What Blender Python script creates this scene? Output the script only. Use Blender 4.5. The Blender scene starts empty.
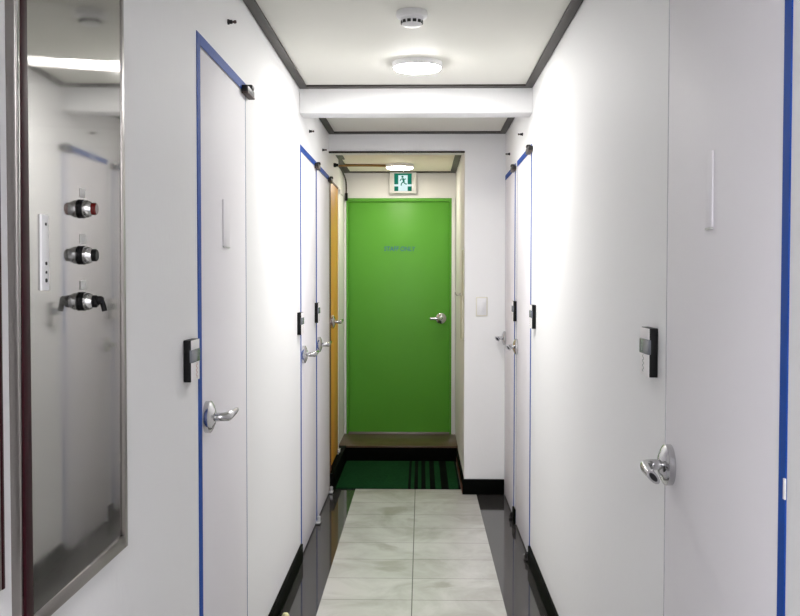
import bpy, bmesh, math, random
from mathutils import Vector, Matrix
random.seed(4)
SC = bpy.context.scene
COL = SC.collection

# ------------------------------------------------------------------ dimensions (metres)
XL, XR = -0.573, 0.518          # faces of the two corridor walls
H = 2.24                        # corridor ceiling
YB = -3.0                       # wall behind the camera
YBEAM0, YBEAM1, ZBEAM = 4.56, 4.70, 2.12
YEND = 6.0                      # face of the end wall beside the recess
ZHEAD = 2.12
XRR = 0.268                     # recess: wall on the pillar side
XRL = -0.605                    # recess: wall beyond the orange door
YDOOR = 7.57                    # recess: back wall
HREC = 2.17
ZPL = 0.12                      # plinth / sill height
ZT = 1.944                      # top of the white doors

# ------------------------------------------------------------------ materials
def lin(r, g, b):
    f = lambda c: (c/255/12.92) if c/255 <= 0.04045 else ((c/255+0.055)/1.055)**2.4
    return (f(r), f(g), f(b), 1)

def mat(name, col, rough=0.5, metal=0.0, spec=0.5, bump=None, noise=None, emit=None):
    m = bpy.data.materials.new(name); m.use_nodes = True
    nt = m.node_tree; b = nt.nodes['Principled BSDF']
    b.inputs['Base Color'].default_value = col
    b.inputs['Roughness'].default_value = rough
    b.inputs['Metallic'].default_value = metal
    b.inputs['Specular IOR Level'].default_value = spec
    tc = nt.nodes.new('ShaderNodeTexCoord')
    if noise:      # (scale, darker colour, stretch)
        n = nt.nodes.new('ShaderNodeTexNoise'); mp = nt.nodes.new('ShaderNodeMapping')
        mp.inputs['Scale'].default_value = noise[2]
        n.inputs['Scale'].default_value = noise[0]; n.inputs['Detail'].default_value = 5
        mx = nt.nodes.new('ShaderNodeMix'); mx.data_type = 'RGBA'
        mx.inputs[6].default_value = noise[1]; mx.inputs[7].default_value = col
        nt.links.new(tc.outputs['Object'], mp.inputs['Vector']); nt.links.new(mp.outputs[0], n.inputs['Vector'])
        nt.links.new(n.outputs['Fac'], mx.inputs[0]); nt.links.new(mx.outputs[2], b.inputs['Base Color'])
    if bump:       # (scale, strength, stretch)
        n = nt.nodes.new('ShaderNodeTexNoise'); mp = nt.nodes.new('ShaderNodeMapping'); bp = nt.nodes.new('ShaderNodeBump')
        mp.inputs['Scale'].default_value = bump[2]
        n.inputs['Scale'].default_value = bump[0]; n.inputs['Detail'].default_value = 3
        bp.inputs['Strength'].default_value = bump[1]; bp.inputs['Distance'].default_value = 0.002
        nt.links.new(tc.outputs['Object'], mp.inputs['Vector']); nt.links.new(mp.outputs[0], n.inputs['Vector'])
        nt.links.new(n.outputs['Fac'], bp.inputs['Height']); nt.links.new(bp.outputs[0], b.inputs['Normal'])
    if emit:
        b.inputs['Emission Color'].default_value = emit[0]; b.inputs['Emission Strength'].default_value = emit[1]
    return m

W1 = (1, 1, 1)
M = {
 'wall':    mat('white_wall_paper', (0.85, 0.85, 0.855, 1), 0.62, spec=0.3, bump=(90, 0.35, (1, 1, 0.35))),
 'door':    mat('white_door_laminate', (0.845, 0.825, 0.86, 1), 0.6, spec=0.3, bump=(140, 0.12, (1, 1, 0.2))),
 'ceiling': mat('cream_ceiling_board', (0.74, 0.735, 0.68, 1), 0.7, noise=(5, (0.70, 0.69, 0.64, 1), W1)),
 'recess_board': mat('warm_cream_ceiling_board', (0.92, 0.85, 0.75, 1), 0.7, noise=(5, (0.90, 0.83, 0.73, 1), W1)),
 'trim':    mat('grey_brown_ceiling_trim', lin(54, 47, 43), 0.45, spec=.3, noise=(30, lin(38, 33, 30), (1, .2, 1))),
 'base':    mat('black_skirting', (0.003, 0.0035, 0.003, 1), 0.45, spec=0.012),
 'tape':    mat('blue_tape', lin(18, 76, 168), 0.65, spec=0.2, noise=(14, lin(15, 66, 150), (1, 1, .3))),
 'gap':     mat('blue_door_seal', lin(60, 84, 140), 0.5),
 'grey':    mat('grey_door_seal', lin(186, 184, 190), 0.6),
 'chrome':  mat('chrome', (0.58, 0.58, 0.59, 1), 0.17, 1.0),
 'dark':    mat('black_plastic', (0.007, 0.007, 0.0075, 1), 0.45, spec=.15),
 'hole':    mat('black_keyhole', (0.004, 0.004, 0.004, 1), 0.4),
 'iron':    mat('dark_hinge_iron', (0.018, 0.017, 0.018, 1), 0.45, spec=.25),
 'bronze':  mat('brown_hinge_metal', lin(84, 72, 68), 0.5, 0.1, .3),
 'steelw':  mat('pale_hinge_metal', lin(190, 190, 192), 0.35, 0.4),
 'white':   mat('white_plastic', (0.80, 0.80, 0.81, 1), 0.35),
 'paper':   mat('white_label_paper', (0.86, 0.84, 0.84, 1), 0.6),
 'window':  mat('grey_lock_window', lin(112, 116, 124), 0.25),
 'ink':     mat('grey_ink', lin(90, 98, 84), 0.6),
 'redink':  mat('red_ink', lin(190, 110, 100), 0.6),
 'green':   mat('green_door_paint', lin(95, 170, 58), 0.42, spec=.3, noise=(3, lin(90, 163, 54), W1)),
 'lettering': mat('blue_door_lettering', lin(52, 112, 138), 0.5),
 'orange':  mat('orange_wood_veneer', lin(248, 186, 74), 0.4, noise=(9, lin(236, 166, 56), (6, 6, .4))),
 'brown':   mat('dark_red_brown_frame', lin(96, 44, 24), 0.45),
 'sill':    mat('brown_wood_sill', lin(100, 78, 60), 0.3, noise=(14, lin(76, 56, 40), (1, 9, 6))),
 'rail':    mat('grey_metal_threshold', lin(150, 142, 140), 0.35, 0.5),
 'switch':  mat('ivory_switch_plate', lin(222, 219, 205), 0.4),
 'beige':   mat('beige_board', lin(188, 184, 160), 0.5),
 'cable':   mat('brown_cable_cover', lin(150, 112, 66), 0.5),
 'cord':    mat('dark_cord', lin(60, 50, 44), 0.5),
 'maroon_strip':  mat('maroon_reflection_and_strip', lin(46, 12, 20), 0.5, spec=.12),  # paints a red reflection on the steel panel; also colours the second panel's edge
 'redcap':  mat('dark_red_button', lin(96, 20, 18), 0.25),
 'steel':   mat('steel_frame', (0.29, 0.27, 0.26, 1), 0.3, 1.0, bump=(60, 0.08, (1, 1, .05))),
 'tag':     mat('pale_tag', lin(196, 196, 194), 0.5),
 'cream':   mat('cream_rubber', lin(232, 226, 176), 0.5),
}

def mirror_steel():
    m = bpy.data.materials.new('polished_steel_plate'); m.use_nodes = True
    nt = m.node_tree; N = nt.nodes; L = nt.links
    out = N['Material Output']; N.remove(N['Principled BSDF'])
    tc = N.new('ShaderNodeTexCoord')
    a = N.new('ShaderNodeBsdfAnisotropic'); a.inputs['Color'].default_value = (0.40, 0.395, 0.38, 1); a.inputs['Roughness'].default_value = 0.045
    # vertical polishing marks: smear highlights sideways
    g = N.new('ShaderNodeBsdfAnisotropic'); g.inputs['Color'].default_value = (0.40, 0.395, 0.38, 1)
    g.inputs['Roughness'].default_value = 0.11; g.inputs['Anisotropy'].default_value = 0.88
    tg = N.new('ShaderNodeCombineXYZ'); tg.inputs[2].default_value = 1.0
    L.new(tg.outputs[0], g.inputs['Tangent'])
    mp = N.new('ShaderNodeMapping'); mp.inputs['Scale'].default_value = (1, 1, 0.25)
    n = N.new('ShaderNodeTexNoise'); n.inputs['Scale'].default_value = 16; n.inputs['Detail'].default_value = 4
    L.new(tc.outputs['Object'], mp.inputs[0]); L.new(mp.outputs[0], n.inputs['Vector'])
    mr = N.new('ShaderNodeMapRange'); mr.inputs[1].default_value = .3; mr.inputs[2].default_value = .75
    mr.inputs[3].default_value = .03; mr.inputs[4].default_value = .08
    L.new(n.outputs['Fac'], mr.inputs[0]); L.new(mr.outputs[0], a.inputs['Roughness'])
    mx = N.new('ShaderNodeMixShader'); mx.inputs[0].default_value = 0.27
    L.new(a.outputs[0], mx.inputs[1]); L.new(g.outputs[0], mx.inputs[2]); L.new(mx.outputs[0], out.inputs[0])
    return m
M['mirror'] = mirror_steel()

def lamp_mat(name, col, s):
    m = bpy.data.materials.new(name); m.use_nodes = True
    nt = m.node_tree; nt.nodes.remove(nt.nodes['Principled BSDF'])
    e = nt.nodes.new('ShaderNodeEmission'); e.inputs[0].default_value = col; e.inputs[1].default_value = s
    nt.links.new(e.outputs[0], nt.nodes['Material Output'].inputs[0])
    return m

def math_node(nt, op, a, b=None, c=None):
    n = nt.nodes.new('ShaderNodeMath'); n.operation = op
    for i, v in enumerate((a, b, c)):
        if v is None: continue
        if isinstance(v, (int, float)): n.inputs[i].default_value = v
        else: nt.links.new(v, n.inputs[i])
    return n.outputs[0]

TX0, TXC, TX1 = -0.418, -0.037, 0.345
def floor_mat():
    m = bpy.data.materials.new('floor_tiles'); m.use_nodes = True
    nt = m.node_tree; N = nt.nodes; L = nt.links; b = N['Principled BSDF']
    tc = N.new('ShaderNodeTexCoord'); sp = N.new('ShaderNodeSeparateXYZ'); L.new(tc.outputs['Object'], sp.inputs[0])
    x, y = sp.outputs[0], sp.outputs[1]
    inside = math_node(nt, 'MULTIPLY', math_node(nt, 'GREATER_THAN', x, TX0), math_node(nt, 'LESS_THAN', x, TX1))
    row = math_node(nt, 'FRACT', math_node(nt, 'DIVIDE', math_node(nt, 'ADD', y, 291.5 - 4.011), 0.2915))
    # seam distance across rows (in metres)
    dr = math_node(nt, 'MULTIPLY', math_node(nt, 'MINIMUM', row, math_node(nt, 'SUBTRACT', 1.0, row)), 0.2915)
    dc = math_node(nt, 'ABSOLUTE', math_node(nt, 'SUBTRACT', x, TXC))
    seam_r = math_node(nt, 'LESS_THAN', dr, 0.0017); seam_c = math_node(nt, 'LESS_THAN', dc, 0.0022)
    seam = math_node(nt, 'MAXIMUM', seam_r, seam_c)
    n1 = N.new('ShaderNodeTexNoise'); n1.inputs['Scale'].default_value = 3.2; n1.inputs['Detail'].default_value = 7; n1.inputs['Distortion'].default_value = 0.7
    n1.inputs['Roughness'].default_value = .62
    L.new(tc.outputs['Object'], n1.inputs['Vector'])
    cr = N.new('ShaderNodeValToRGB')
    cr.color_ramp.elements[0].position = .33; cr.color_ramp.elements[0].color = lin(168, 168, 160)
    cr.color_ramp.elements[1].position = .62; cr.color_ramp.elements[1].color = lin(196, 195, 191)
    L.new(n1.outputs['Fac'], cr.inputs[0])
    # worn greenish-grey footprints down the middle of the tiles
    stain = None
    for (sx, sy, r) in ((-0.155, 4.80, .055), (-0.15, 4.53, .06), (-0.14, 4.44, .05), (-0.155, 5.52, .05), (-0.05, 5.36, .05), (-.17, 5.6, .06), (.1, 4.2, .05)):
        d = N.new('ShaderNodeVectorMath'); d.operation = 'DISTANCE'; L.new(tc.outputs['Object'], d.inputs[0]); d.inputs[1].default_value = (sx, sy, 0)
        nz = math_node(nt, 'ADD', d.outputs['Value'], math_node(nt, 'MULTIPLY', math_node(nt, 'SUBTRACT', n1.outputs['Fac'], .5), .22))
        f = N.new('ShaderNodeMapRange'); f.inputs[1].default_value = r*.4; f.inputs[2].default_value = r*1.3; f.inputs[3].default_value = .4; f.inputs[4].default_value = 0
        L.new(nz, f.inputs[0])
        stain = f.outputs[0] if stain is None else math_node(nt, 'MAXIMUM', stain, f.outputs[0])
    ms = N.new('ShaderNodeMix'); ms.data_type = 'RGBA'; L.new(stain, ms.inputs[0]); L.new(cr.outputs[0], ms.inputs[6]); ms.inputs[7].default_value = lin(140, 140, 124)
    m1 = N.new('ShaderNodeMix'); m1.data_type = 'RGBA'; L.new(seam, m1.inputs[0]); L.new(ms.outputs[2], m1.inputs[6]); m1.inputs[7].default_value = lin(112, 112, 108)
    n2 = N.new('ShaderNodeTexNoise'); n2.inputs['Scale'].default_value = 40; L.new(tc.outputs['Object'], n2.inputs['Vector'])
    mb = N.new('ShaderNodeMix'); mb.data_type = 'RGBA'; L.new(n2.outputs['Fac'], mb.inputs[0]); mb.inputs[6].default_value = lin(46, 45, 44); mb.inputs[7].default_value = lin(66, 64, 63)
    m2 = N.new('ShaderNodeMix'); m2.data_type = 'RGBA'; L.new(seam_r, m2.inputs[0]); L.new(mb.outputs[2], m2.inputs[6]); m2.inputs[7].default_value = lin(18, 18, 18)
    m3 = N.new('ShaderNodeMix'); m3.data_type = 'RGBA'; L.new(inside, m3.inputs[0]); L.new(m2.outputs[2], m3.inputs[6]); L.new(m1.outputs[2], m3.inputs[7])
    L.new(m3.outputs[2], b.inputs['Base Color'])
    ro = N.new('ShaderNodeMapRange'); L.new(inside, ro.inputs[0]); ro.inputs[3].default_value = .07; ro.inputs[4].default_value = .26
    L.new(ro.outputs[0], b.inputs['Roughness'])
    return m
M['floor'] = floor_mat()

def mat_mat():
    m = bpy.data.materials.new('green_mat_with_black_stripes'); m.use_nodes = True
    nt = m.node_tree; N = nt.nodes; L = nt.links; b = N['Principled BSDF']
    tc = N.new('ShaderNodeTexCoord'); sp = N.new('ShaderNodeSeparateXYZ'); L.new(tc.outputs['Object'], sp.inputs[0])
    x = sp.outputs[0]; s = None
    for (a, c) in ((-0.083, -0.066), (-0.043, -0.020), (0.002, 0.030), (0.058, 0.092), (0.130, 0.178), (0.240, 0.3)):
        t = math_node(nt, 'MULTIPLY', math_node(nt, 'GREATER_THAN', x, a), math_node(nt, 'LESS_THAN', x, c))
        s = t if s is None else math_node(nt, 'MAXIMUM', s, t)
    n = N.new('ShaderNodeTexNoise'); n.inputs['Scale'].default_value = 60; n.inputs['Detail'].default_value = 6; L.new(tc.outputs['Object'], n.inputs['Vector'])
    g = N.new('ShaderNodeMix'); g.data_type = 'RGBA'; L.new(n.outputs['Fac'], g.inputs[0]); g.inputs[6].default_value = lin(10, 42, 22); g.inputs[7].default_value = lin(26, 72, 38)
    k = N.new('ShaderNodeMix'); k.data_type = 'RGBA'; L.new(s, k.inputs[0]); L.new(g.outputs[2], k.inputs[6]); k.inputs[7].default_value = lin(6, 10, 8)
    L.new(k.outputs[2], b.inputs['Base Color']); b.inputs['Roughness'].default_value = .9; b.inputs['Specular IOR Level'].default_value = .04
    bp = N.new('ShaderNodeBump'); bp.inputs['Strength'].default_value = .5; bp.inputs['Distance'].default_value = .004
    L.new(n.outputs['Fac'], bp.inputs['Height']); L.new(bp.outputs[0], b.inputs['Normal'])
    return m
M['mat'] = mat_mat()

# ------------------------------------------------------------------ mesh helpers
def add_box(bm, x0, x1, y0, y1, z0, z1, bev=0.0, seg=2):
    t = bmesh.new()
    bmesh.ops.create_cube(t, size=1)
    for v in t.verts:
        v.co = Vector(((x0+x1)/2 + v.co.x*(x1-x0), (y0+y1)/2 + v.co.y*(y1-y0), (z0+z1)/2 + v.co.z*(z1-z0)))
    if bev: bmesh.ops.bevel(t, geom=t.edges[:], offset=bev, segments=seg, profile=.5, affect='EDGES')
    join(bm, t)

def join(bm, t, mtx=None):
    me = bpy.data.meshes.new('tmp'); t.to_mesh(me); t.free()
    if mtx is not None: me.transform(mtx)
    bm.from_mesh(me); bpy.data.meshes.remove(me)

def add_lathe(bm, prof, origin, axis, n=32, sx=1.0, sy=1.0):
    """prof: list of (radius, distance along axis); capped."""
    axis = Vector(axis).normalized()
    up = Vector((0, 0, 1)) if abs(axis.z) < .9 else Vector((0, 1, 0))
    u = axis.cross(up).normalized(); v = u.cross(axis).normalized(); o = Vector(origin)
    rings = []
    for (r, h) in prof:
        rings.append([bm.verts.new(o + axis*h + u*(r*sx*math.cos(2*math.pi*k/n)) + v*(r*sy*math.sin(2*math.pi*k/n))) for k in range(n)])
    for a, b in zip(rings, rings[1:]):
        for k in range(n):
            bm.faces.new((a[k], a[(k+1) % n], b[(k+1) % n], b[k]))
    bm.faces.new(rings[0][::-1]); bm.faces.new(rings[-1])

def add_tube(bm, pts, radii, n=16, tilts=None):
    """tube through pts; radii per point either r or (horizontal r, vertical r)."""
    pts = [Vector(p) for p in pts]; rings = []
    for i, p in enumerate(pts):
        d = (pts[min(i+1, len(pts)-1)] - pts[max(i-1, 0)]).normalized()
        z = Vector((0, 0, 1))
        if abs(d.z) > .95: z = Vector((0, 1, 0))
        s = d.cross(z).normalized(); w = s.cross(d).normalized()
        if tilts: c, q = math.cos(tilts[i]), math.sin(tilts[i]); s, w = c*s-q*w, c*w+q*s
        r = radii[i] if isinstance(radii, (list, tuple)) else radii
        rh, rv = r if isinstance(r, tuple) else (r, r)
        rings.append([bm.verts.new(p + s*rh*math.cos(2*math.pi*k/n) + w*rv*math.sin(2*math.pi*k/n)) for k in range(n)])
    for a, b in zip(rings, rings[1:]):
        for k in range(n): bm.faces.new((a[k], a[(k+1) % n], b[(k+1) % n], b[k]))
    bm.faces.new(rings[0][::-1]); bm.faces.new(rings[-1])

def spline(pts, n=6):
    P = [Vector(p) for p in pts]; out = []
    for i in range(len(P)-1):
        a, b, c, d = P[max(i-1, 0)], P[i], P[i+1], P[min(i+2, len(P)-1)]
        for k in range(n):
            t = k/n
            out.append(.5*((2*b) + (c-a)*t + (2*a-5*b+4*c-d)*t*t + (3*b-a-3*c+d)*t**3))
    out.append(P[-1]); return out

def obj(name, bm, m, parent=None, smooth=True):
    bmesh.ops.recalc_face_normals(bm, faces=bm.faces[:])
    me = bpy.data.meshes.new(name); bm.to_mesh(me); bm.free()
    me.materials.append(M[m] if isinstance(m, str) else m)
    if smooth:
        me.polygons.foreach_set('use_smooth', [True]*len(me.polygons)); me.set_sharp_from_angle(angle=math.radians(35))
    o = bpy.data.objects.new(name, me); COL.objects.link(o)
    if parent is not None:
        o.parent = parent
        o.matrix_parent_inverse = Matrix.Translation(parent_loc(parent)).inverted()
    return o

def parent_loc(p):
    return Vector(p.location) if p.type == 'EMPTY' else Vector((0, 0, 0))   # meshes are all built in world coordinates

def thing(name, label, cat, loc, group=None):
    o = bpy.data.objects.new(name, None); COL.objects.link(o); o.location = loc
    o.empty_display_size = .05
    return tag(o, label, cat, group)

def tag(o, label, cat, group=None, kind=None):
    o['label'] = label; o['category'] = cat
    if group: o['group'] = group
    if kind: o['kind'] = kind
    return o

def part(name, parent, m, fn, label=None, smooth=True):
    bm = bmesh.new(); fn(bm)
    o = obj(name, bm, m, parent, smooth)
    if label: o['label'] = label
    return o

def struct(name, m, boxes, label=None, cat=None, bev=0.0):
    bm = bmesh.new()
    for b in boxes: add_box(bm, *b, bev=bev)
    o = obj(name, bm, m, smooth=bool(bev)); o['kind'] = 'structure'
    if label: o['label'] = label; o['category'] = cat
    return o

# ------------------------------------------------------------------ doors: (hinge/tape layout)
LEFT = [(2.505, 3.152), (4.600, 5.252), (5.288, 6.000)]
RIGHT = [(1.402, 2.052), (4.596, 5.258), (5.384, 5.988)]
TW = 0.036                                    # tape width

def wall_boxes(side, doors, y0, y1):
    s = -1 if side == 'left' else 1
    X = XL if side == 'left' else XR
    bx = lambda d0, d1, a, b, z0, z1: (min(X+s*d0, X+s*d1), max(X+s*d0, X+s*d1), a, b, z0, z1)
    out = []; y = y0; g = .0035
    for (a, b) in doors:
        out.append(bx(0, .06, y, a-g, 0, H)); out.append(bx(0, .06, a-g, b+g, ZT+g, H)); y = b+g
    if y < y1: out.append(bx(0, .06, y, y1, 0, H))
    out.append(bx(.06, .14, y0, y1, 0, H))
    return out

# ------------------------------------------------------------------ room shell
struct('floor', 'floor', [(-.75, .70, YB-.1, YDOOR+.15, -.1, 0)], 'pale stone tiles down the middle of a dark polished floor', 'floor')
struct('wall_left', 'wall', wall_boxes('left', LEFT, YB, 6.025), 'long white corridor wall with the steel panel', 'wall')
struct('wall_right', 'wall', wall_boxes('right', RIGHT, YB, YEND), 'long white corridor wall opposite the steel panel', 'wall')
struct('wall_back', 'wall', [(-.75, .70, YB-.1, YB, 0, H)], 'white wall closing the corridor behind the viewer', 'wall')
struct('wall_end', 'wall', [(XRR, .70, YEND, YDOOR, 0, H), (-.75, XRR, YEND+.02, YEND+.12, ZHEAD, H+.1), (-.75, XRR, YEND, YEND+.02, ZHEAD, H)], 'white end wall and lintel around the green door recess', 'wall')
RY0, RY1 = 6.03, 6.665                        # orange door bay
struct('wall_recess', 'wall', [(XL-.14, XL, 6.025, RY0, 0, HREC+.05), (XL-.14, XL, RY0, RY1+.03, ZT+.025, HREC+.05), (XL-.14, XL, RY1+.012, 6.70, 0, ZT+.025), (XRL-.11, XRL, 6.70, YDOOR, 0, HREC+.05), (XL-.14, XL-.05, RY0, RY1+.03, 0, ZT+.025)],
       'white recess wall beside the orange door', 'wall')
GX0, GX1, GZ0, GZ1 = -0.587, 0.236, ZPL, 1.968
struct('wall_rear', 'wall', [(-.75, GX0, YDOOR, YDOOR+.12, 0, HREC+.05), (GX1, .40, YDOOR, YDOOR+.12, 0, HREC+.05), (GX0, GX1, YDOOR, YDOOR+.12, GZ1, HREC+.05), (GX0, GX1, YDOOR+.06, YDOOR+.12, 0, GZ1)], 'white wall around the green door', 'wall')
struct('ceiling', 'ceiling', [(-.75, .70, YB-.1, YEND+.02, H, H+.1)], 'cream corridor ceiling with dark edging', 'ceiling')
struct('ceiling_recess', 'recess_board', [(-.75, .40, YEND+.12, YDOOR+.12, HREC, HREC+.1)], 'low cream ceiling of the recess before the green door', 'ceiling')
struct('ceiling_beam', 'wall', [(XL, XR, YBEAM0, YBEAM1, ZBEAM, H)], 'white beam across the corridor ceiling', 'beam', bev=.004)

def trim_loop(name, x0, x1, y0, y1, z, w=.036, gap=.003, near=True, far=True, wf=.03):
    b = [(x0+gap, x0+gap+w, y0, y1, z-.008, z), (x1-gap-w, x1-gap, y0, y1, z-.008, z)]
    if far: b.append((x0+gap+w, x1-gap-w, y1-wf, y1, z-.008, z))
    if near: b.append((x0+gap+w, x1-gap-w, y0, y0+wf, z-.008, z))
    struct(name, 'trim', b, 'dark grey brown edging strip around the ceiling', 'ceiling trim')
trim_loop('trim_1', XL, XR, YB, YBEAM0-.012, H, far=True, near=False, wf=.05)
trim_loop('trim_2', XL, XR, YBEAM1, YEND-.012, H, near=False, wf=.06)
struct('trim_3', 'trim', [(XL, XL+.042, YEND+.13, 6.70, HREC-.008, HREC), (XRL, XRL+.052, 6.70, YDOOR-.01, HREC-.008, HREC), (XRR-.044, XRR-.002, YEND+.13, YDOOR-.01, HREC-.008, HREC), (XRL+.052, XRR-.044, YDOOR-.06, YDOOR-.01, HREC-.008, HREC)],
       'dark grey brown edging strip around the recess ceiling', 'ceiling trim')
struct('trim_4', 'trim', [(XL, XRR-.001, YEND-.006, YEND, ZHEAD-.003, ZHEAD+.009)], 'thin dark edging along the bottom of the lintel', 'trim')

bb = lambda y0, y1: (XL, XL+.012, y0, y1, 0, .082)
br = lambda y0, y1: (XR-.012, XR, y0, y1, 0, .082)
struct('baseboard_left', 'base', [bb(YB, 2.465), bb(3.158, 4.560)], 'black skirting below the steel panel wall', 'skirting', bev=.002)
struct('baseboard_right', 'base', [br(YB, 1.362), br(2.058, 4.556), br(5.264, 5.344)], 'black skirting along the wall opposite the steel panel', 'skirting', bev=.002)
struct('baseboard_end', 'base', [(XRR-.010, XR-.001, YEND-.014, YEND-.0005, 0, .096)], 'tall black skirting at the foot of the end wall', 'skirting', bev=.002)
struct('baseboard_recess', 'base', [(XL-.03, -.548, 6.03, 7.04, 0, ZPL), (XL-.03, XRR, 7.04, YDOOR, 0, ZPL-.014), (XRR-.012, XRR, 6.02, 7.04, .056, .10)], 'black stone plinth around the green mat', 'plinth', bev=.002)
struct('trim_5', 'brown', [(XRR-.011, XRR, 6.02, 7.04, 0, .056)], 'red brown strip along the foot of the recess wall', 'skirting')
tag(struct('trim_6', 'sill', [(XRL, XRR, 7.03, YDOOR, ZPL-.014, ZPL)], bev=.002), 'worn brown wooden sill below the green door', 'door sill', kind='structure')

# ------------------------------------------------------------------ door furniture
def sideframe(side):
    """mapping (out from wall, along corridor, height) -> world"""
    if side == 'left': return lambda o, y, z: (XL+o, y, z)
    return lambda o, y, z: (XR-o, y, z)

def sbox(bm, side, o0, o1, y0, y1, z0, z1, bev=0):
    f = sideframe(side); a = f(o0, y0, z0); b = f(o1, y1, z1)
    add_box(bm, min(a[0], b[0]), max(a[0], b[0]), y0, y1, z0, z1, bev)

def lever_handle(door, P, out, along, hi=True, scale=1.0, droop=0.0, tilt=.75):
    """P: point on the door face, out: outward unit vector, along: lever direction"""
    P, out, along = Vector(P), Vector(out), Vector(along)
    s = scale; dz = Vector((0, 0, droop))
    h = part('door_handle', door, 'chrome', lambda bm: add_lathe(bm, [(.0425*s, 0), (.0425*s, .0125), (.0405*s, .0145), (.032*s, .0195), (.026*s, .0205), (.022*s, .0235), (.014*s, .0245)], P, out, 40), 'round stepped chrome rose with lever')
    def lev(bm):
        pts = spline([P+out*.016*s, P+out*.038*s, P+out*.052*s+along*.008*s, P+out*.058*s+along*.026*s-dz*.2, P+out*.058*s+along*.060*s-dz*.6, P+out*.057*s+along*.088*s-dz], 5)
        n = len(pts); rad = []; tl = []
        for i in range(n):
            t = i/(n-1); k = max(0, (t-.3)/.7)
            rad.append((.0115*s-.003*k*s, .0115*s+(.0065 if tilt else .001)*k*s)); tl.append(tilt*min(1, k*1.3))
        add_tube(bm, pts, rad, 24, tl)
    l = part('lever', h, 'chrome', lev)
    tip = P+out*.057*s+along*.088*s-dz; dd = (along-out*.18).normalized()
    part('lever_end', h, 'hole', lambda bm: add_tube(bm, [tip-dd*.002, tip+dd*.0012], [(.005*s, .0115*s if tilt else .007*s)]*2, 20, [tilt]*2), 'dark recessed lever end')
    if hi: part('keyhole', h, 'hole', lambda bm: add_lathe(bm, [(.0062*s, 0), (.0062*s, .004), (.004*s, .005)], P+out*.0175*s+along*.026*s+Vector((0, 0, -.004)), out, 16), 'black keyhole button')
    return h

def white_door(n, side, y0, y1, hinge, label, plate=False, seal='gap', pivots='bronze', tw=TW, droop=0.0, zc=.978):
    """hinge: 'far' or 'near' (which end of the door along the corridor)"""
    bm = bmesh.new(); sbox(bm, side, -.04, 0.0, y0, y1, .010, ZT, .0015)
    d = obj('door_%d' % n, bm, 'door'); tag(d, label, 'door', kind='structure')
    # tape down the corridor-near edge and over the top
    ye = y0-.002
    def tape(bm):
        sbox(bm, side, 0, .0022, ye-tw, ye, .0, ZT+.004+TW*.8)
    def top(bm):
        sbox(bm, side, 0, .0024, ye, y1-.0, ZT+.004, ZT+.004+TW*.8)
    part('edge_tape', d, 'tape', tape, 'blue tape down the side of the door'); part('edge_tape', d, 'tape', top, 'blue tape along the door head')
    far = y1+.0017
    part('door_seal', d, seal, lambda bm: sbox(bm, side, -.03, .0008, far-.0016, far+.0016, .01, ZT))
    hy = y1 if hinge == 'far' else y0
    sg = 1 if hinge == 'far' else -1
    hg = part('pivot_hinge', d, 'iron', lambda bm: (sbox(bm, side, 0, .022, hy-.072, hy+.050, ZT-.004, ZT+.018, .004), sbox(bm, side, .004, .026, min(hy-.01*sg, hy+.026*sg), max(hy-.01*sg, hy+.026*sg), ZT+.014, ZT+.030, .005)), 'dark pivot hinge at the door head')
    part('hinge_plate', hg, 'bronze', lambda bm: sbox(bm, side, .001, .0235, hy-.073, hy+.052, ZT-.009, ZT-.002, .003))
    def low(bm):
        sbox(bm, side, -.002, .024, hy-.030, hy+.036, .004, .016, .003)
        f = sideframe(side); add_lathe(bm, [(.010, 0), (.010, .026), (.006, .030)], f(.012, hy+.012*sg, .012), (0, 0, 1), 16)
    part('pivot_hinge', d, pivots, low, 'floor pivot hinge at the door foot')
    hyy = y0+.052 if hinge == 'far' else y1-.044
    f = sideframe(side)
    lever_handle(d, f(0, hyy, zc), (1 if side == 'left' else -1, 0, 0), (0, 1 if hinge == 'far' else -1, 0), scale=1.0, droop=droop)
    if plate:
        py0, py1 = plate
        part('number_plate', d, 'door', lambda bm: sbox(bm, side, 0, .0035, py0, py1, 1.440, 1.575, .0008), 'blank pale name plate')
        part('plate_holder', d, 'tag', lambda bm: sbox(bm, side, 0, .0050, py0, py1, 1.436, 1.440, .0006))
    return d

white_door(1, 'left', *LEFT[0], 'far', 'white flush door next to the steel panel, blue tape on its edge', plate=(2.782, 2.87))
white_door(2, 'left', *LEFT[1], 'far', 'white flush door between the wide wall stretch and the last white door before the orange one', pivots='steelw', tw=.026)
white_door(3, 'left', *LEFT[2], 'far', 'white flush door adjoining the orange door', pivots='steelw', seal='brown', tw=.026)
d4 = white_door(4, 'right', *RIGHT[0], 'near', 'large white flush door opposite the steel panel, wide blue tape on hinge edge', plate=(1.732, 1.768), seal='grey', tw=.0265, droop=.008, zc=.962)
white_door(5, 'right', *RIGHT[1], 'near', 'white flush door past the bright wall stretch on the pillar side', pivots='iron', tw=.024)
white_door(6, 'right', *RIGHT[2], 'near', 'white flush door in the corner beside the end wall', pivots='iron', seal='grey', tw=.03)
part('tape_clip', d4, 'paper', lambda bm: sbox(bm, 'right', .002, .0045, 1.370, 1.377, 1.036, 1.066, .0006), 'small white tab on the blue tape')

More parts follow.
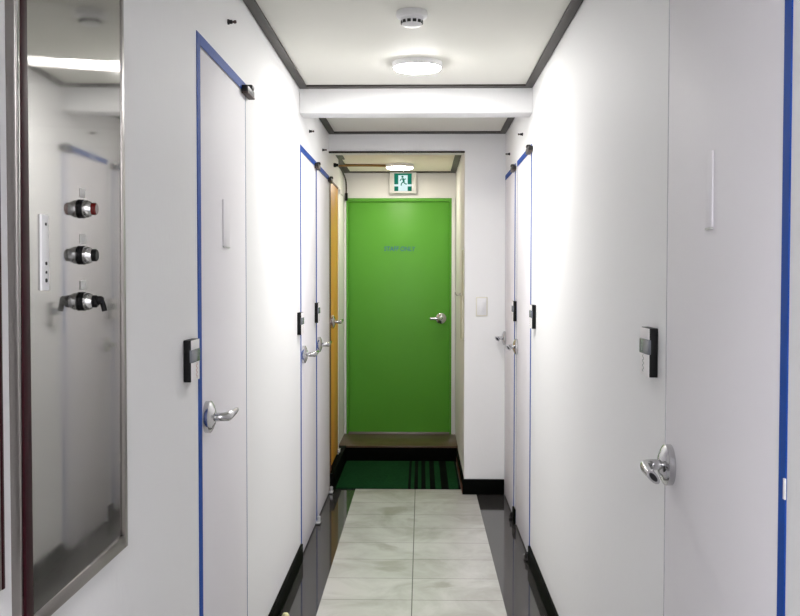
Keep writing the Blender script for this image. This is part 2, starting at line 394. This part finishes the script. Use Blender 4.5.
# orange door on the recess side of the corridor
bm = bmesh.new(); add_box(bm, XL-.04, XL-.002, RY0+.10, RY1, .142, ZT+.012, .0015)
od = obj('door_7', bm, 'orange'); tag(od, 'orange wood door beside the green door recess', 'door', kind='structure')
part('door_frame', od, 'brown', lambda bm: (add_box(bm, XL-.05, XL+.001, RY0, RY0+.098, ZPL, ZT+.024), add_box(bm, XL-.05, XL+.001, RY0+.098, RY1+.01, ZT+.013, ZT+.024)), 'dark red brown jamb')
lever_handle(od, (XL-.002, RY0+.155, 1.065), (1, 0, 0), (0, 1, 0))
part('pivot_hinge', od, 'steelw', lambda bm: add_box(bm, XL-.002, XL+.016, RY1-.05, RY1+.01, .142, .165, .003))

# green door
bm = bmesh.new(); add_box(bm, GX0+.018, GX1-.014, YDOOR+.012, YDOOR+.055, GZ0+.014, GZ1-.028, .002)
gd = obj('door_8', bm, 'green'); tag(gd, 'bright green door at the end of the corridor lettered STAFF ONLY', 'door', kind='structure')
part('door_frame', gd, 'green', lambda bm: (add_box(bm, GX0, GX0+.017, YDOOR-.004, YDOOR+.058, GZ0, GZ1, .001), add_box(bm, GX1-.013, GX1, YDOOR-.004, YDOOR+.058, GZ0, GZ1, .001), add_box(bm, GX0+.017, GX1-.013, YDOOR-.004, YDOOR+.058, GZ1-.027, GZ1, .001)), 'green painted steel frame')
part('door_casing', gd, 'white', lambda bm: (add_box(bm, GX1, XRR-.004, YDOOR-.012, YDOOR-.0005, GZ0, GZ1+.0, .002), add_box(bm, XRL+.001, GX0, YDOOR-.012, YDOOR-.0005, GZ0, GZ1, .002)), 'white door casing')
part('threshold', gd, 'rail', lambda bm: add_box(bm, GX0+.017, GX1-.013, YDOOR-.004, YDOOR+.055, GZ0, GZ0+.013, .001), 'grey metal threshold')
lever_handle(gd, (0.155, YDOOR+.012, 1.030), (0, -1, 0), (-1, 0, 0), hi=False, scale=.98, tilt=0)

def text_mesh(name, body, size, m, parent, mtx, extrude=.0008, spacing=1.0, shear=0):
    cu = bpy.data.curves.new(name, 'FONT'); cu.body = body; cu.size = size; cu.extrude = extrude
    cu.align_x = 'CENTER'; cu.align_y = 'CENTER'; cu.space_character = spacing; cu.shear = shear; cu.offset = size*.012
    t = bpy.data.objects.new(name, cu); COL.objects.link(t)
    dg = bpy.context.evaluated_depsgraph_get(); dg.update()
    me = bpy.data.meshes.new_from_object(t.evaluated_get(dg)); bpy.data.objects.remove(t)
    me.transform(mtx); me.materials.clear(); me.materials.append(M[m] if isinstance(m, str) else m)
    o = bpy.data.objects.new(name, me); COL.objects.link(o)
    if parent is not None:
        o.parent = parent; o.matrix_parent_inverse = Matrix.Translation(parent_loc(parent)).inverted()
    return o
RX90 = Matrix.Rotation(math.radians(90), 4, 'X')
tx = text_mesh('lettering', 'STAFF ONLY', .050, 'lettering', gd, Matrix.Translation((-.172, YDOOR+.0115, 1.572)) @ RX90 @ Matrix.Diagonal((.86, 1, 1, 1)), shear=.15)
tx['label'] = 'blue STAFF ONLY lettering'

# ------------------------------------------------------------------ lock boxes on the walls
def lock_box(side, y0, z0, label, h=.102, w=.084, first=False):
    f = sideframe(side)
    t = thing('lock_box', label, 'lock box', f(0, y0+w/2, z0), 'black lock boxes beside the white doors')
    part('case', t, 'dark', lambda bm: sbox(bm, side, 0, .0185, y0, y0+w, z0, z0+h, .002))
    part('label_plate', t, 'paper', lambda bm: sbox(bm, side, .0187, .0203, y0+.0005, y0+w-.001, z0+.001, z0+h*.46, .0003), 'white lower label')
    part('label_plate', t, 'paper', lambda bm: sbox(bm, side, .0187, .0203, y0+.0005, y0+w-.001, z0+h*.765, z0+h-.001, .0003), 'white upper label')
    part('display_window', t, 'window', lambda bm: sbox(bm, side, .0155, .0225, y0-.0008, y0+w-.002, z0+h*.462, z0+h*.762, .001), 'raised grey band')
    def scrib(bm):
        pts = [f(.0204, y0+w*.62+.006*math.sin(k*1.3), z0+h*.43-.0022*k) for k in range(18)]
        add_tube(bm, spline(pts, 2), .0007, 6)
    part('handwriting', t, 'redink' if first else 'ink', scrib, 'small handwritten mark')
    return t
lock_box('left', 2.314, 1.096, 'black lock box with white labels beside the blue taped door next to the steel panel', first=True)
lock_box('left', 4.455, 1.083, 'black lock box before the second white door on the steel panel wall', .104)
lock_box('left', 5.188, 1.105, 'black lock box hard against the last white door before the orange door', .108, .08)
lock_box('right', 2.124, 1.131, 'black lock box with white labels by the large door opposite the steel panel', .108)
lock_box('right', 4.375, 1.118, 'black lock box at the end of the bright wall stretch on the pillar side', .108)
lock_box('right', 5.263, 1.112, 'black lock box on the narrow post between the two far doors by the pillar', .110, .078)

# ------------------------------------------------------------------ small bolts above the doors
def wall_bolt(P, out, label):
    P = Vector(P); out = Vector(out)
    t = thing('wall_bolt', label, 'bolt', P, 'small bolts high on the walls')
    part('head', t, 'iron', lambda bm: add_lathe(bm, [(.008, 0), (.008, .004), (.006, .006), (.006, .013), (.005, .014)], P, out, 16))
    part('tip', t, 'bronze', lambda bm: add_lathe(bm, [(.0035, .013), (.0035, .018), (.005, .019), (.005, .024), (.0035, .026)], P, out, 14), 'brownish tip')
wall_bolt((XL, 2.872, 2.104), (1, 0, 0), 'small black bolt high above the blue taped door by the steel panel')
wall_bolt((XL, 4.95, 2.094), (1, 0, 0), 'small black bolt just behind the beam above the second white door on the panel wall')
wall_bolt((XL, 5.60, 2.085), (1, 0, 0), 'small black bolt above the white door adjoining the orange door')
wall_bolt((XR, 4.98, 2.081), (-1, 0, 0), 'small black bolt just behind the beam on the pillar side wall')
wall_bolt((XR, 5.70, 2.072), (-1, 0, 0), 'small black bolt above the corner door beside the end wall')

# ------------------------------------------------------------------ polished steel panel
PY0, PY1, PZ0, PZ1, PT = 1.329, 1.820, 0.838, 2.02, .0143
t = thing('steel_panel', 'tall polished steel control panel on white wall, with buttons', 'control panel', (XL, (PY0+PY1)/2, PZ0))
PX = XL+PT-.0003                              # mean face of the plate, which sits a hair out of true in its frame
def plate(bm):
    t2 = bmesh.new(); add_box(t2, -.003, 0, -(PY1-PY0)/2+.003, (PY1-PY0)/2-.003, -(PZ1-PZ0)/2+.003, (PZ1-PZ0)/2-.003)
    join(bm, t2, Matrix.Translation((PX, (PY0+PY1)/2, (PZ0+PZ1)/2)) @ Matrix.Rotation(.010, 4, 'Z') @ Matrix.Rotation(.004, 4, 'Y'))
part('mirror_plate', t, 'mirror', plate, 'mirror polished plate', smooth=False)
def frame(bm):
    X0, X1, w = XL, XL+PT, .024
    add_box(bm, X0, X1, PY1-.020, PY1, PZ0, PZ1, .0012)
    add_box(bm, X0, X1, PY0, PY1-.020, PZ0, PZ0+w, .0012)
    add_box(bm, X0, X1, PY0, PY1-.020, PZ1-w, PZ1, .0012)
    add_box(bm, X0, X1, PY0, PY0+.006, PZ0+w, PZ1-w, .0012)
part('frame', t, 'steel', frame, 'brushed steel edge frame')
part('edge_strip', t, 'maroon_strip', lambda bm: add_box(bm, XL+.002, XL+PT+.0035, PY0+.008, PY0+.034, PZ0+.024, PZ1-.024, .001), 'dark red reflection painted as a maroon strip along the near edge')  # dark red reflection in the polished stile, put in as colour
def push_button(z, cap, nm='push_button', key=False):
    P = Vector((PX, 1.583, z)); o = Vector((1, 0, 0))
    b = part(nm, t, 'dark', lambda bm: add_lathe(bm, [(.0155, 0), (.0155, .005), (.0135, .006)], P, o, 32), 'button with chrome bezel')
    part('bezel', b, 'chrome', lambda bm: add_lathe(bm, [(.0142, .004), (.0142, .011), (.0125, .015), (.0110, .0185)], P, o, 32), 'chrome bezel')
    part('cap', b, cap, lambda bm: add_lathe(bm, [(.0102, .012), (.0102, .024), (.0085, .026)], P, o, 24), 'red cap' if cap == 'redcap' else 'black cap')
    if key:
        part('selector_lever', b, 'dark', lambda bm: add_tube(bm, spline([P+o*.022, P+o*.030+Vector((0, 0, .002)), P+o*.033+Vector((0, .003, -.003)), P+o*.036+Vector((0, .004, -.016))], 5), [(.0045, .007)]*8+[(.0045, .0045)]*8, 12), 'black drooping selector lever')
    part('name_tag', b, 'tag', lambda bm: add_box(bm, PX, PX+.0012, 1.576, 1.600, z+.019, z+.034, .0004), 'pale name tag')
push_button(1.462, 'redcap')
push_button(1.386, 'dark')
push_button(1.310, 'dark', 'selector_switch', True)
ip = part('instrument_plate', t, 'white', lambda bm: add_box(bm, PX, PX+.005, 1.404, 1.432, 1.330, 1.442, .0015), 'narrow upright pale metal plate')
for z, r in ((1.428, .0022), (1.370, .0026), (1.357, .0022), (1.345, .003)):
    part('marking', ip, 'dark', lambda bm: add_lathe(bm, [(r, 0), (r, .0012)], (PX+.005, 1.418, z), (1, 0, 0), 12), 'dark mark on the plate')
# edge of a second panel on the wall nearer the viewer
t = thing('steel_panel', 'dark narrow panel edge beside the polished steel panel, cut off by the photo', 'panel', (XL, 1.20, 1.1))
part('plate', t, 'steel', lambda bm: add_box(bm, XL-.003, XL+.012, 0.86, 1.2735, .93, 1.865, .002))
part('edge_strip', t, 'maroon_strip', lambda bm: add_box(bm, XL-.003, XL+.0125, 1.274, 1.282, .93, 1.865, .001))

# ------------------------------------------------------------------ ceiling fittings
LA = lamp_mat('lamp_diffuser_cool', (1.0, .985, .96, 1), 165)
LB = lamp_mat('lamp_diffuser_warm', (1.0, .91, .77, 1), 50)
LFILL = lamp_mat('added_fill_bluish', (.975, .96, 1.0, 1), 270)  # cool fill from two added lamps behind the camera, for the near walls
def ceiling_light(x, y, z, m, label, r=.100):
    t = thing('ceiling_light', label, 'ceiling light', (x, y, z), 'round ceiling lights')
    part('base_ring', t, 'white', lambda bm: add_lathe(bm, [(r*1.03, 0), (r*1.04, .004), (r*1.02, .021), (r*1.0, .0235), (r*.965, .0235)], (x, y, z), (0, 0, -1), 48))
    part('diffuser', t, m, lambda bm: add_lathe(bm, [(r*.962, .018), (r*.962, .0245), (r*.92, .0285), (r*.80, .032), (r*.4, .035), (r*.05, .0355)], (x, y, z), (0, 0, -1), 48), 'glowing white dome')
ceiling_light(-.018, 4.04, H, LA, 'round lit ceiling light in front of the beam')
LD = lamp_mat('lamp_diffuser_middle', (1.0, .985, .96, 1), 48)
ceiling_light(-.030, 5.13, H, LD, 'round lit ceiling light hidden just behind the beam')
ceiling_light(-.158, 7.06, HREC, LB, 'round lit ceiling light above the green door recess')
ceiling_light(-.018, -0.45, H, LFILL, 'first added ceiling light, unseen behind the viewer, as near wall fill')
ceiling_light(-.018, -2.1, H, LFILL, 'second added ceiling light, unseen behind the viewer by the rear wall, as fill')

sx, sy = -.033, 3.27
t = thing('smoke_detector', 'white round smoke detector on the corridor ceiling', 'smoke detector', (sx, sy, H))
part('body', t, 'white', lambda bm: add_lathe(bm, [(.050, 0), (.052, .003), (.052, .018), (.049, .022), (.040, .024), (.036, .034), (.033, .044), (.026, .048), (.010, .049)], (sx, sy, H), (0, 0, -1), 40))
def slot(bm, p, a):
    tb = bmesh.new(); add_box(tb, -.003, .003, -.0062, .0062, -.005, .005, .001)
    join(bm, tb, Matrix.Translation(p) @ Matrix.Rotation(a, 4, 'Z'))
for k in range(12):
    a = 2*math.pi*(k+.5)/12; p = Vector((sx+math.cos(a)*.0345, sy+math.sin(a)*.0345, H-.0365))
    part('vent_slot', t, 'hole', lambda bm, p=p, a=a: slot(bm, p, a), 'dark vent slot')

# ------------------------------------------------------------------ lit exit sign
EX, EY, EZ = -.143, YDOOR-.055, 2.084
t = thing('exit_sign', 'lit green running man exit sign above the green door', 'exit sign', (EX, EY, 2.0))
part('case', t, 'white', lambda bm: add_box(bm, EX-.104, EX+.104, EY, YDOOR, EZ-.082, EZ+.084, .004), 'pale square case')
EG = lamp_mat('exit_sign_green', lin(34, 124, 102), .75); EW = lamp_mat('exit_sign_white', (.74, .93, .94, 1), .8)
part('sign_face', t, EG, lambda bm: add_box(bm, EX-.067, EX+.067, EY-.003, EY, EZ-.066, EZ+.070, .001), 'lit green face')
part('doorway', t, EW, lambda bm: (add_box(bm, EX-.036, EX+.036, EY-.0042, EY-.003, EZ-.066, EZ+.056), add_box(bm, EX-.067, EX+.067, EY-.0042, EY-.003, EZ-.030, EZ-.014)), 'lit white doorway')
def runner(bm):
    y = EY-.0048
    add_lathe(bm, [(.0085, 0), (.0085, .001)], (EX-.004, y+.0006, EZ+.044), (0, -1, 0), 20)
    def limb(pts, r): add_tube(bm, spline([(EX+a, y, EZ+b) for a, b in pts], 4), [(r, r)]*(4*(len(pts)-1)+1), 8)
    limb([(-.002, .032), (.004, .018), (.006, .004)], .0075)
    limb([(-.002, .030), (-.016, .024), (-.022, .012)], .0035)
    limb([(.000, .030), (.014, .024), (.022, .030)], .0035)
    limb([(.006, .004), (-.010, -.006), (-.014, -.024)], .0042)
    limb([(.006, .004), (.018, -.010), (.030, -.012)], .0042)
    for v in bm.verts: v.co.y = EY-.0042 - (.0012 if v.co.y < y else 0)
part('running_man', t, EG, runner, 'green running figure')

# ------------------------------------------------------------------ cables in the recess
bm = bmesh.new()
def flatstrip(bm, pts, w, h):
    add_tube(bm, spline(pts, 4), [(w, h)]*(4*(len(pts)-1)+1), 8)
flatstrip(bm, [(XRL+.002, 7.03, HREC-.010), (-.50, 7.03, HREC-.010), (-.36, 7.035, HREC-.010), (-.30, 7.05, HREC-.010), (-.257, 7.06, HREC-.009)], .016, .009)
tag(obj('cable_cover', bm, 'cable'), 'brown cable cover running across the recess ceiling to the light', 'cable cover')
t = thing('hanging_cord', 'dark cord hanging in the corner beside the green door', 'cord', (XRL, 7.1, HREC-.1))
part('cord', t, 'cord', lambda bm: add_tube(bm, spline([(XRL+.006, 7.06, HREC-.012), (XRL+.008, 7.25, HREC-.016), (XRL+.010, 7.42, HREC-.03), (XRL+.020, 7.50, HREC-.075), (XRL+.022, 7.52, HREC-.13), (XRL+.020, 7.53, HREC-.17)], 6), .006, 10))
part('plug', t, 'dark', lambda bm: add_box(bm, XRL+.012, XRL+.032, 7.52, 7.545, HREC-.225, HREC-.165, .003), 'black plug')
t = thing('cable_clip', 'black cable clip where the brown cable cover meets the wall', 'clip', (XL, 6.33, 2.082))
part('clip_body', t, 'dark', lambda bm: add_lathe(bm, [(.014, 0), (.014, .012), (.010, .02), (.010, .03)], (XL, 6.33, 2.082), (1, 0, 0), 16))
t = thing('wall_bracket', 'small white bracket on the wall beyond the orange door', 'bracket', (XRL, 7.2, 1.955))
part('bracket', t, 'white', lambda bm: (add_box(bm, XRL, XRL+.012, 7.05, 7.42, 1.972, 1.988, .002), add_box(bm, XRL, XRL+.02, 7.05, 7.08, 1.955, 1.99, .002)))

# ------------------------------------------------------------------ switch, board and hook by the pillar
t = thing('light_switch', 'pale light switch on the end wall beside the recess', 'light switch', (.374, YEND, 1.11))
part('face_plate', t, 'switch', lambda bm: add_box(bm, .338, .410, YEND-.008, YEND, 1.110, 1.230, .003))
part('inner_plate', t, 'white', lambda bm: add_box(bm, .345, .403, YEND-.0095, YEND-.0078, 1.118, 1.222, .0008), 'white inner plate')
part('rocker', t, 'white', lambda bm: add_box(bm, .358, .390, YEND-.0125, YEND-.0093, 1.137, 1.203, .0015), 'white rocker')
bm = bmesh.new(); add_box(bm, XRR-.018, XRR-.0005, 6.03, 6.16, .962, 1.235, .003); add_box(bm, XRR-.012, XRR-.0005, 6.01, 6.14, 1.215, 1.522, .003)
tag(obj('wall_board', bm, 'beige'), 'narrow beige board on the recess wall edge above the tall black skirting', 'board')
t = thing('coat_hook', 'tiny metal hook on the recess wall beside the beige board', 'hook', (XRR, 6.62, 1.225))
part('hook_plate', t, 'chrome', lambda bm: add_lathe(bm, [(.012, 0), (.012, .003)], (XRR, 6.62, 1.235), (-1, 0, 0), 16))
part('hook_arm', t, 'chrome', lambda bm: add_tube(bm, spline([(XRR-.002, 6.62, 1.235), (XRR-.024, 6.62, 1.230), (XRR-.034, 6.62, 1.238), (XRR-.034, 6.62, 1.250)], 4), .0045, 8))

# ------------------------------------------------------------------ floor objects
bm = bmesh.new(); add_box(bm, -.545, XRR-.014, 6.13, 7.036, 0.0003, .010, .003)
tag(obj('door_mat', bm, 'mat'), 'dark green doormat with black stripes before the green door', 'doormat')
bm = bmesh.new(); add_lathe(bm, [(.014, 0), (.016, .006), (.015, .018), (.010, .026), (.003, .028)], (XL+.040, 3.765, 0), (0, 0, 1), 20)
tag(obj('door_stop', bm, 'cream'), 'small cream rubber stop by the black skirting below the panel wall', 'door stop')

# ------------------------------------------------------------------ world, camera, colour
w = bpy.data.worlds.new('World'); SC.world = w; w.use_nodes = True
w.node_tree.nodes['Background'].inputs[0].default_value = (0, 0, 0, 1)
cam = bpy.data.cameras.new('Camera'); co = bpy.data.objects.new('Camera', cam); COL.objects.link(co)
cam.sensor_width = 36; cam.lens = 967.7/800*36; cam.clip_start = .05
co.location = (0, 0, 1.35); co.rotation_euler = (math.radians(90)-.0316, -.0009, .022)
SC.camera = co
vs = SC.view_settings
vs.view_transform = 'Standard'; vs.look = 'None'; vs.gamma = 1; vs.exposure = 0.33; vs.use_curve_mapping = False
